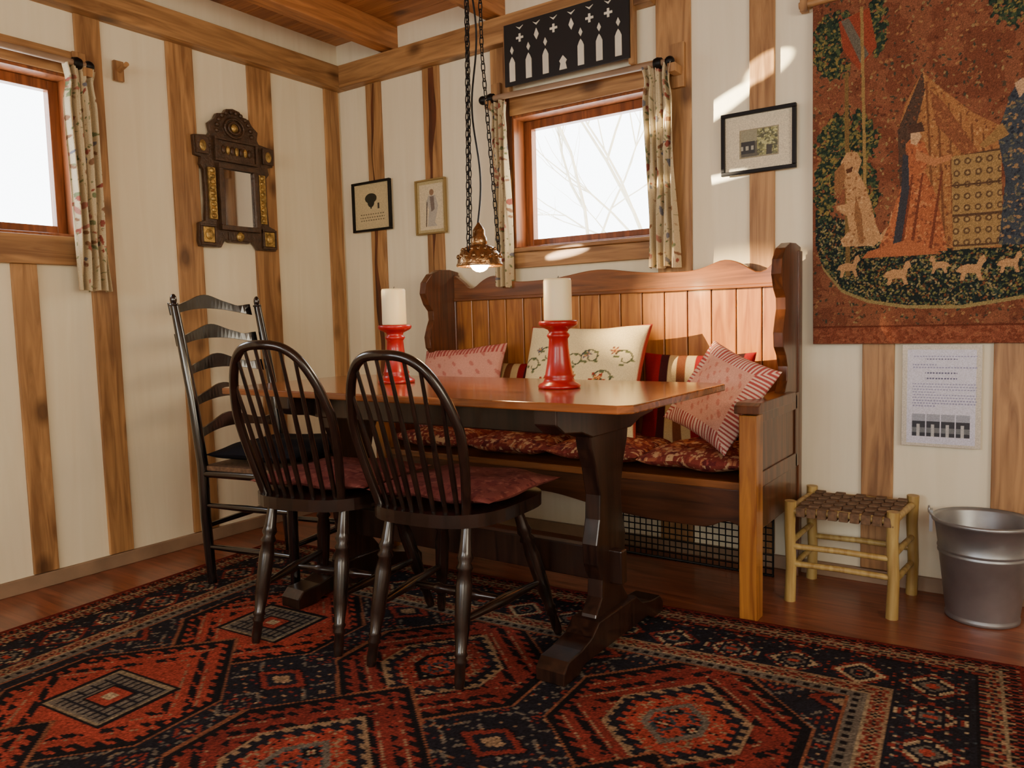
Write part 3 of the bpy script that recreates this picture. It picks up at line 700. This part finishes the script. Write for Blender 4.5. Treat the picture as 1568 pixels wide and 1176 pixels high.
# ------------------------------------------------------------------ candlesticks
def candlestick(x,y):
    b=B('candlestick'); 
    pr=[(.0,0),(.064,0),(.066,.006),(.062,.012),(.05,.018),(.044,.03),(.047,.036),(.043,.042),(.036,.08),(.031,.12),(.029,.15),(.033,.155),(.036,.16),(.033,.165),(.028,.17),(.032,.178),(.05,.186),(.058,.192),(.06,.20),(.057,.205),(.04,.205),(0,.205)]
    b.lathe(pr,'red',seg=40,cap=False)
    o=b.fin(loc=(x,y,.7655))
    c_=B('pillar_candle'); c_.lathe([(0,.2055),(.042,.2055),(.043,.21),(.0425,.325),(.040,.332),(.034,.331),(.02,.328),(0,.327)],'wax',seg=36,cap=False); c_.tube([(0,0,.326),(.002,0,.333),(.004,.001,.34)],.0012,'wick',6)
    c_.fin(parent=o)
candlestick(1.25,-.95); candlestick(1.93,-.95)

# ------------------------------------------------------------------ pendant lamp
b=B('pendant_lamp'); lx,ly=1.675,-1.0
for off in (0,-.003):
    b.lathe([(.071+off,1.150),(.071+off,1.155),(.069+off,1.172),(.061+off,1.192),(.047+off,1.207),(.032+off,1.215),(.022+off,1.218)],'lampmet',loc=(lx,ly,0),seg=40,cap=False)
b.lathe([(.024,1.216),(.026,1.22),(.024,1.238),(.02,1.244),(.019,1.262),(.014,1.27),(.009,1.276),(.004,1.285)],'lampmet',loc=(lx,ly,0),seg=30,cap=False)
b.lathe([(.0725,1.148),(.0745,1.152),(.0725,1.157)],'lampmet',loc=(lx,ly,0),seg=40,cap=False)
for k in range(16):
    a=k*2*math.pi/16
    b.ball((lx+.0665*math.cos(a),ly+.0665*math.sin(a),1.178),(.007,.007,.008),'lampmet',8); b.ball((lx+.054*math.cos(a+.2),ly+.054*math.sin(a+.2),1.200),(.006,.006,.006),'lampmet',8)
b.ball((lx,ly,1.160),(.032,.032,.030),'bulb')
def chain(p,q,step=.026):
    p=Vector(p);q=Vector(q);d=q-p;n=int(d.length/step);dn=d.normalized()
    s1=dn.cross(Vector((0,1,0))).normalized(); s2=dn.cross(s1)
    for i in range(n):
        c=p+d*((i+.5)/n); s=s1 if i%2 else s2
        b.tube([c+dn*math.cos(a)*step*.72+s*math.sin(a)*.0065 for a in np.linspace(0,2*math.pi,12)[:-1]],.0018,'iron',5,closed=True)
for k in range(3):
    a=k*2.094+.6
    e=Vector((lx+.062*math.cos(a),ly+.062*math.sin(a),1.195)); 
    chain(e,(lx+.03*math.cos(a)-.005,ly+.03*math.sin(a),1.8)); chain((lx+.03*math.cos(a)-.005,ly+.03*math.sin(a),1.8),(lx+.02*math.cos(a),ly+.02*math.sin(a),2.45))
b.tube([(lx+.010*math.sin(z*14),ly+.010*math.cos(z*14),z) for z in np.linspace(1.28,2.44,90)],.0032,'iron',6)
b.lathe([(.05,2.46),(.048,2.44),(.02,2.425),(.004,2.42)],'iron',loc=(lx,ly,0),cap=False)
b.fin()

# ------------------------------------------------------------------ stool
b=B('woven_stool')
P4={(0,0):(2.455,-.335),(1,0):(2.77,-.335),(1,1):(2.79,-.065),(0,1):(2.46,-.065)}
for k,(x,y) in P4.items():
    b.tube([(x,y,0),(x+.004,y,.12),(x-.002,y+.003,.25),(x+.001,y,.345)],[.019,.0175,.018,.0195],'stoolw',12)
def rail(a,c_,z,r=.010): b.tube([(P4[a][0],P4[a][1],z),((P4[a][0]+P4[c_][0])/2,(P4[a][1]+P4[c_][1])/2,z+.004),(P4[c_][0],P4[c_][1],z+.002)],r,'stoolw',10)
for z in (.13,.19): rail((0,0),(1,0),z-.0); 
rail((0,1),(1,1),.16); rail((0,0),(0,1),.11); rail((1,0),(1,1),.11); rail((0,0),(0,1),.2); rail((1,0),(1,1),.2)
for a,c_ in (((0,0),(1,0)),((0,1),(1,1)),((0,0),(0,1)),((1,0),(1,1))): rail(a,c_,.312,.012)
for i in range(9):
    x=2.478+i*.0335
    for j in range(8):
        y=-.325+j*.0325; up=.327+(.004 if (i+j)%2 else -.001)
        b.bx(x,x+.032,y,y+.031,up-.006,up+(.002 if (i+j)%2 else 0),'rush')
for i in range(9):
    x=2.478+i*.0335; b.bx(x,x+.028,-.352,-.322,.296,.327,'rush')
b.fin(bevel=.002)

# ------------------------------------------------------------------ bucket
b=B('galvanised_bucket')
b.lathe([(0,.0),(.098,.0),(.103,.003),(.104,.012),(.101,.018),(.1015,.019),(.1235,.205),(.1275,.209),(.1275,.213),(.1245,.217),(.1250,.219),(.1285,.223),(.1285,.227),(.1262,.231),(.1365,.306),(.144,.308),(.1465,.312),(.1465,.318),(.142,.321),(.1345,.31),(.10,.02),(.098,.014),(0,.012)],'steel',seg=48,cap=False)
for s in (-1,1):
    b.bx(s*.146-.005,s*.146+.005,-.016,.016,.265,.335,'steel'); b.tube([(s*.152,.010*math.cos(a),.335+.010*math.sin(a)) for a in np.linspace(0,2*math.pi,13)[:-1]],.003,'steel',6,closed=True)
b.tube([(-.153*math.cos(a),-.115*math.sin(a),.335-.03*math.sin(a)) for a in np.linspace(0,math.pi,30)],.003,'steel',8)
b.fin(loc=(3.005,-.18,0),rz=.12)

# ------------------------------------------------------------------ rug
RW,RH=2.84,2.35; res=.0039
nx,ny=int(RW/res),int(RH/res)
X,Y=np.meshgrid(np.linspace(0,RW,nx),np.linspace(0,RH,ny))
q=.0078; Xi=np.floor(X/q).astype(int); Yi=np.floor(Y/q).astype(int); Xq=Xi*q; Yq=Yi*q
navy=C3(34,33,40); redc=C3(122,50,42); red2=C3(152,64,50); blk=C3(27,24,27); cream=C3(168,148,118); grey=C3(106,98,88); teal=C3(56,66,72); rust=C3(128,80,58); tanr=C3(142,116,90)
img=np.zeros(X.shape+(3,)); img[:]=navy
d=np.minimum(np.minimum(Xq,RW-Xq),np.minimum(Yq,RH-Yq))
def motif(n,seed,dens,pal):
    r=np.random.RandomState(seed); h=(n+1)//2; g=np.zeros((n,n),int)
    yy_,xx_=np.mgrid[0:h,0:h]; rr=np.abs(xx_-h+1)+np.abs(yy_-h+1)
    base=(rr//2)%len(pal)+1; rnd=r.rand(h,h)
    q4=np.where(rr<h*1.05,base,0); q4=np.where(rnd<dens,0,q4); q4=np.where((rnd>.88),r.randint(1,len(pal)+1,(h,h)),q4)
    g[:h,:h]=q4; g[:h,n-h:]=q4[:,::-1]; g[n-h:,:]=g[:h,:][::-1]
    return g
def tile(mask,seeds,n,pal,dens=.25,ox=0,oy=0):
    tx=(Xi+ox)//n; ty=(Yi+oy)//n; lx_=(Xi+ox)%n; ly_=(Yi+oy)%n
    gs=np.stack([motif(n,s,dens,pal) for s in seeds]); w=gs[(tx*7+ty*3)%len(seeds),ly_,lx_]
    for k,col in enumerate(pal): img[mask&(w==k+1)]=col
def band(a,b_,col): m_=(d>=a)&(d<b_); img[m_]=col; return m_
band(0,.022,C3(104,36,32)); m_=band(.022,.060,blk); tile(m_,[1,2],5,[tanr,redc],.3,0,2)
band(.060,.067,cream*.85); m_=band(.067,.115,redc); tile(m_,[3,4],6,[blk,tanr,navy],.25,0,3); band(.115,.124,blk)
m_=band(.124,.30,navy); tile(m_,[5,6,7,8,9,10],22,[red2,grey,navy,cream,redc,navy,teal],.25,4,4)
band(.30,.307,tanr); m_=band(.307,.350,redc); tile(m_,[11,12],5,[blk,tanr],.3,0,0); band(.350,.357,cream*.9); m_=band(.357,.392,blk); tile(m_,[3],4,[grey],.3); band(.392,.40,rust)
fld=d>=.40
tile(fld,[21,22,23,24,25,26,27],19,[tanr,navy,redc,navy,grey,navy,rust],.42,3,6)
cen=[]
for r_ in range(4):
    for c_ in range(3):
        cen.append((.40+.34+c_*.68,RH-.40-.31-r_*.56))
for n_,(cx,cy_) in enumerate(cen):
    ax=np.abs(Xq-cx); ay=np.abs(Yq-cy_)
    D=np.maximum(ax/.33*.72+ay/.28*.60, ax/.33)
    st=(Yi//2)%2
    def lay(t,col,cr=0.):
        img[fld&(D+cr*st<t)]=col
    lay(.90,rust); lay(.875,blk); lay(.82,(red2,redc,redc)[n_%3],.05)
    ring=fld&(D<.77)&(D>.50); sgn=np.where(Xq>cx,1,-1)*np.where(Yq>cy_,1,-1)
    hk=((Xi+Yi*sgn)%10<4)&((Xi//5+Yi//4)%4>0)&((Xi//3+Yi)%5>0); img[ring&hk]=blk
    hk2=((Xi+Yi*sgn)%10==5)&((Xi//5+Yi//4)%2==0); img[ring&hk2]=tanr
    if n_%3==0:
        sq=np.maximum(ax,ay*1.15)
        for tt,cc in ((.135,blk),(.122,cream*.8),(.112,grey),(.050,blk),(.042,red2),(.018,cream)): img[fld&(sq<tt)]=cc
        gm=fld&(sq<.108)&(sq>.055)&((Xi%3==0)|(Yi%5==0)); img[gm]=navy
    else:
        lay(.50,tanr); lay(.475,navy,.04); lay(.40,red2 if n_%2==0 else redc,.05)
        inn=fld&(D<.36); tile(inn,[34,35],9,[blk,red2,tanr],.35,n_,n_)
        lay(.23,grey if n_%2==0 else blk); lay(.18,red2); kk=fld&(D<.18); tile(kk,[41,42],9,[cream,blk,teal],.3,int(cx/q)%9,int(cy_/q)%9)
    for ddx in (-.34,.34):
        e=(np.abs(Xq-cx-ddx)/.10+np.abs(Yq-cy_-.28)/.075)
        k=fld&(e<1); img[k]=blk; k=fld&(e<.9); img[k]=redc; k=fld&(e<.62); img[k]=navy; k=fld&(e<.35); img[k]=tanr
k_=(ny//24+2,nx//24+2); big=np.kron(rng.rand(*k_),np.ones((24,24)))[:ny,:nx]
img*= (0.92+.10*big)[...,None]; img*=(1+.16*rng.randn(ny,nx))[...,None]
P=np.stack([X-RW,Y-RH,np.full_like(X,.008)+.0015*np.sin(X*3)*np.sin(Y*4)],-1)
rug=gridobj('persian_rug',P,img,M['rug'],solid=.006)
rug.rotation_euler=(0,0,math.radians(4.5)); rug.location=(3.13,-.545,0)

# ------------------------------------------------------------------ trees outside the window
b=B('bare_tree'); rs=random.Random(4)
def branch(p,dv,l,r,dep):
    pts=[p];d_=Vector(dv)
    for i in range(6):
        d_=(d_+Vector((rs.uniform(-.25,.25),rs.uniform(-.1,.1),rs.uniform(-.1,.2)))).normalized(); pts.append(pts[-1]+d_*l/6)
    b.tube(pts,[r*(1-.12*i) for i in range(7)],'bark',6)
    if dep:
        for i in range(3): branch(pts[2+i],(d_+Vector((rs.uniform(-1,1),rs.uniform(-.4,.4),rs.uniform(-.3,.5)))).normalized(),l*.55,r*.5,dep-1)
for x in (-2.4,-1.7,-1.3): branch(Vector((x,8,0)),(0,0,1),5.5,.045,3)
b.fin()

# ------------------------------------------------------------------ light
w=bpy.data.worlds.new('world'); scene.world=w; w.use_nodes=True; nt=w.node_tree; bg=nt.nodes['Background']
tc=nt.nodes.new('ShaderNodeTexCoord'); sp=nt.nodes.new('ShaderNodeSeparateXYZ'); rp=nt.nodes.new('ShaderNodeValToRGB')
nt.links.new(tc.outputs['Generated'],sp.inputs[0]); 
mr=nt.nodes.new('ShaderNodeMapRange'); mr.inputs[1].default_value=-.2; mr.inputs[2].default_value=.7
nt.links.new(sp.outputs[0],mr.inputs[0]); nt.links.new(mr.outputs[0],rp.inputs[0])
rp.color_ramp.elements[0].color=(.92,.97,1,1); rp.color_ramp.elements[1].color=(1,.86,.64,1)
nt.links.new(rp.outputs[0],bg.inputs[0]); bg.inputs[1].default_value=11.0
def portal(name,loc,target,sx,sy):
    l=bpy.data.lights.new(name,'AREA'); l.shape='RECTANGLE'; l.size=sx; l.size_y=sy; l.cycles.is_portal=True
    o=bpy.data.objects.new(name,l); bpy.context.collection.objects.link(o); o.location=loc
    o.rotation_euler=(Vector(target)-Vector(loc)).to_track_quat('-Z','Y').to_euler(); return o
portal('sky_portal',(1.48,.16,1.6),(1.48,-3,1.6),.72,.62)
portal('sky_portal',(-.16,-1.775,1.66),(3,-1.775,1.66),.77,.65)
portal('sky_portal',(1.6,YF-.16,1.45),(1.6,0,1.45),1.62,1.12)
portal('sky_portal',(3.8,YF-.16,1.45),(3.8,0,1.45),1.62,1.12)
portal('sky_portal',(XR+.16,-2.6,1.45),(0,-2.6,1.45),2.02,1.12)
def spot(name,src,tgt,ang,e,col,scale=(1,1,1),roll=0.,blend=.25):
    l=bpy.data.lights.new(name,'SPOT'); l.energy=e; l.color=col; l.spot_size=math.radians(ang); l.spot_blend=blend; l.shadow_soft_size=.01
    o=bpy.data.objects.new(name,l); bpy.context.collection.objects.link(o)
    q_=(Vector(tgt)-Vector(src)).to_track_quat('-Z','Y').to_matrix().to_4x4()
    o.matrix_world=Matrix.Translation(src)@q_@Matrix.Rotation(math.radians(roll),4,'Z')@Matrix.Diagonal((*scale,1))
    return o
warm=(1,.70,.34)
def beam(tgt,pas,ang,e,col,scale=(1,1,1),roll=0,blend=.25,k=1.4):
    t_=Vector(tgt);p_=Vector(pas); spot('sunbeam',p_+(p_-t_)*k,tgt,ang,e,col,scale,roll,blend)
beam((2.09,0,1.77),(0,-1.62,1.78),2.3,30000,(1,.86,.58),(1,.22,1),40,.3)
beam((2.262,-.014,1.885),(0,-1.60,1.86),1.2,24000,(1,.82,.5),(1,.5,1),50)
beam((1.40,-.05,1.27),(0,-1.65,1.70),2.0,14000,(1,.85,.6),(1,.16,1),20)
beam((2.02,-.014,1.50),(0,-1.70,1.65),2.4,26000,(1,.85,.6),(1,.10,1),12)
beam((2.20,-.06,.97),(0,-1.75,1.55),5.0,20000,warm,(1,1,1),0,.9)
l=bpy.data.lights.new('lamp_light','POINT'); l.energy=5; l.color=(1,.66,.3); l.shadow_soft_size=.03
o=bpy.data.objects.new('lamp_light',l); bpy.context.collection.objects.link(o); o.location=(lx,ly,1.11)
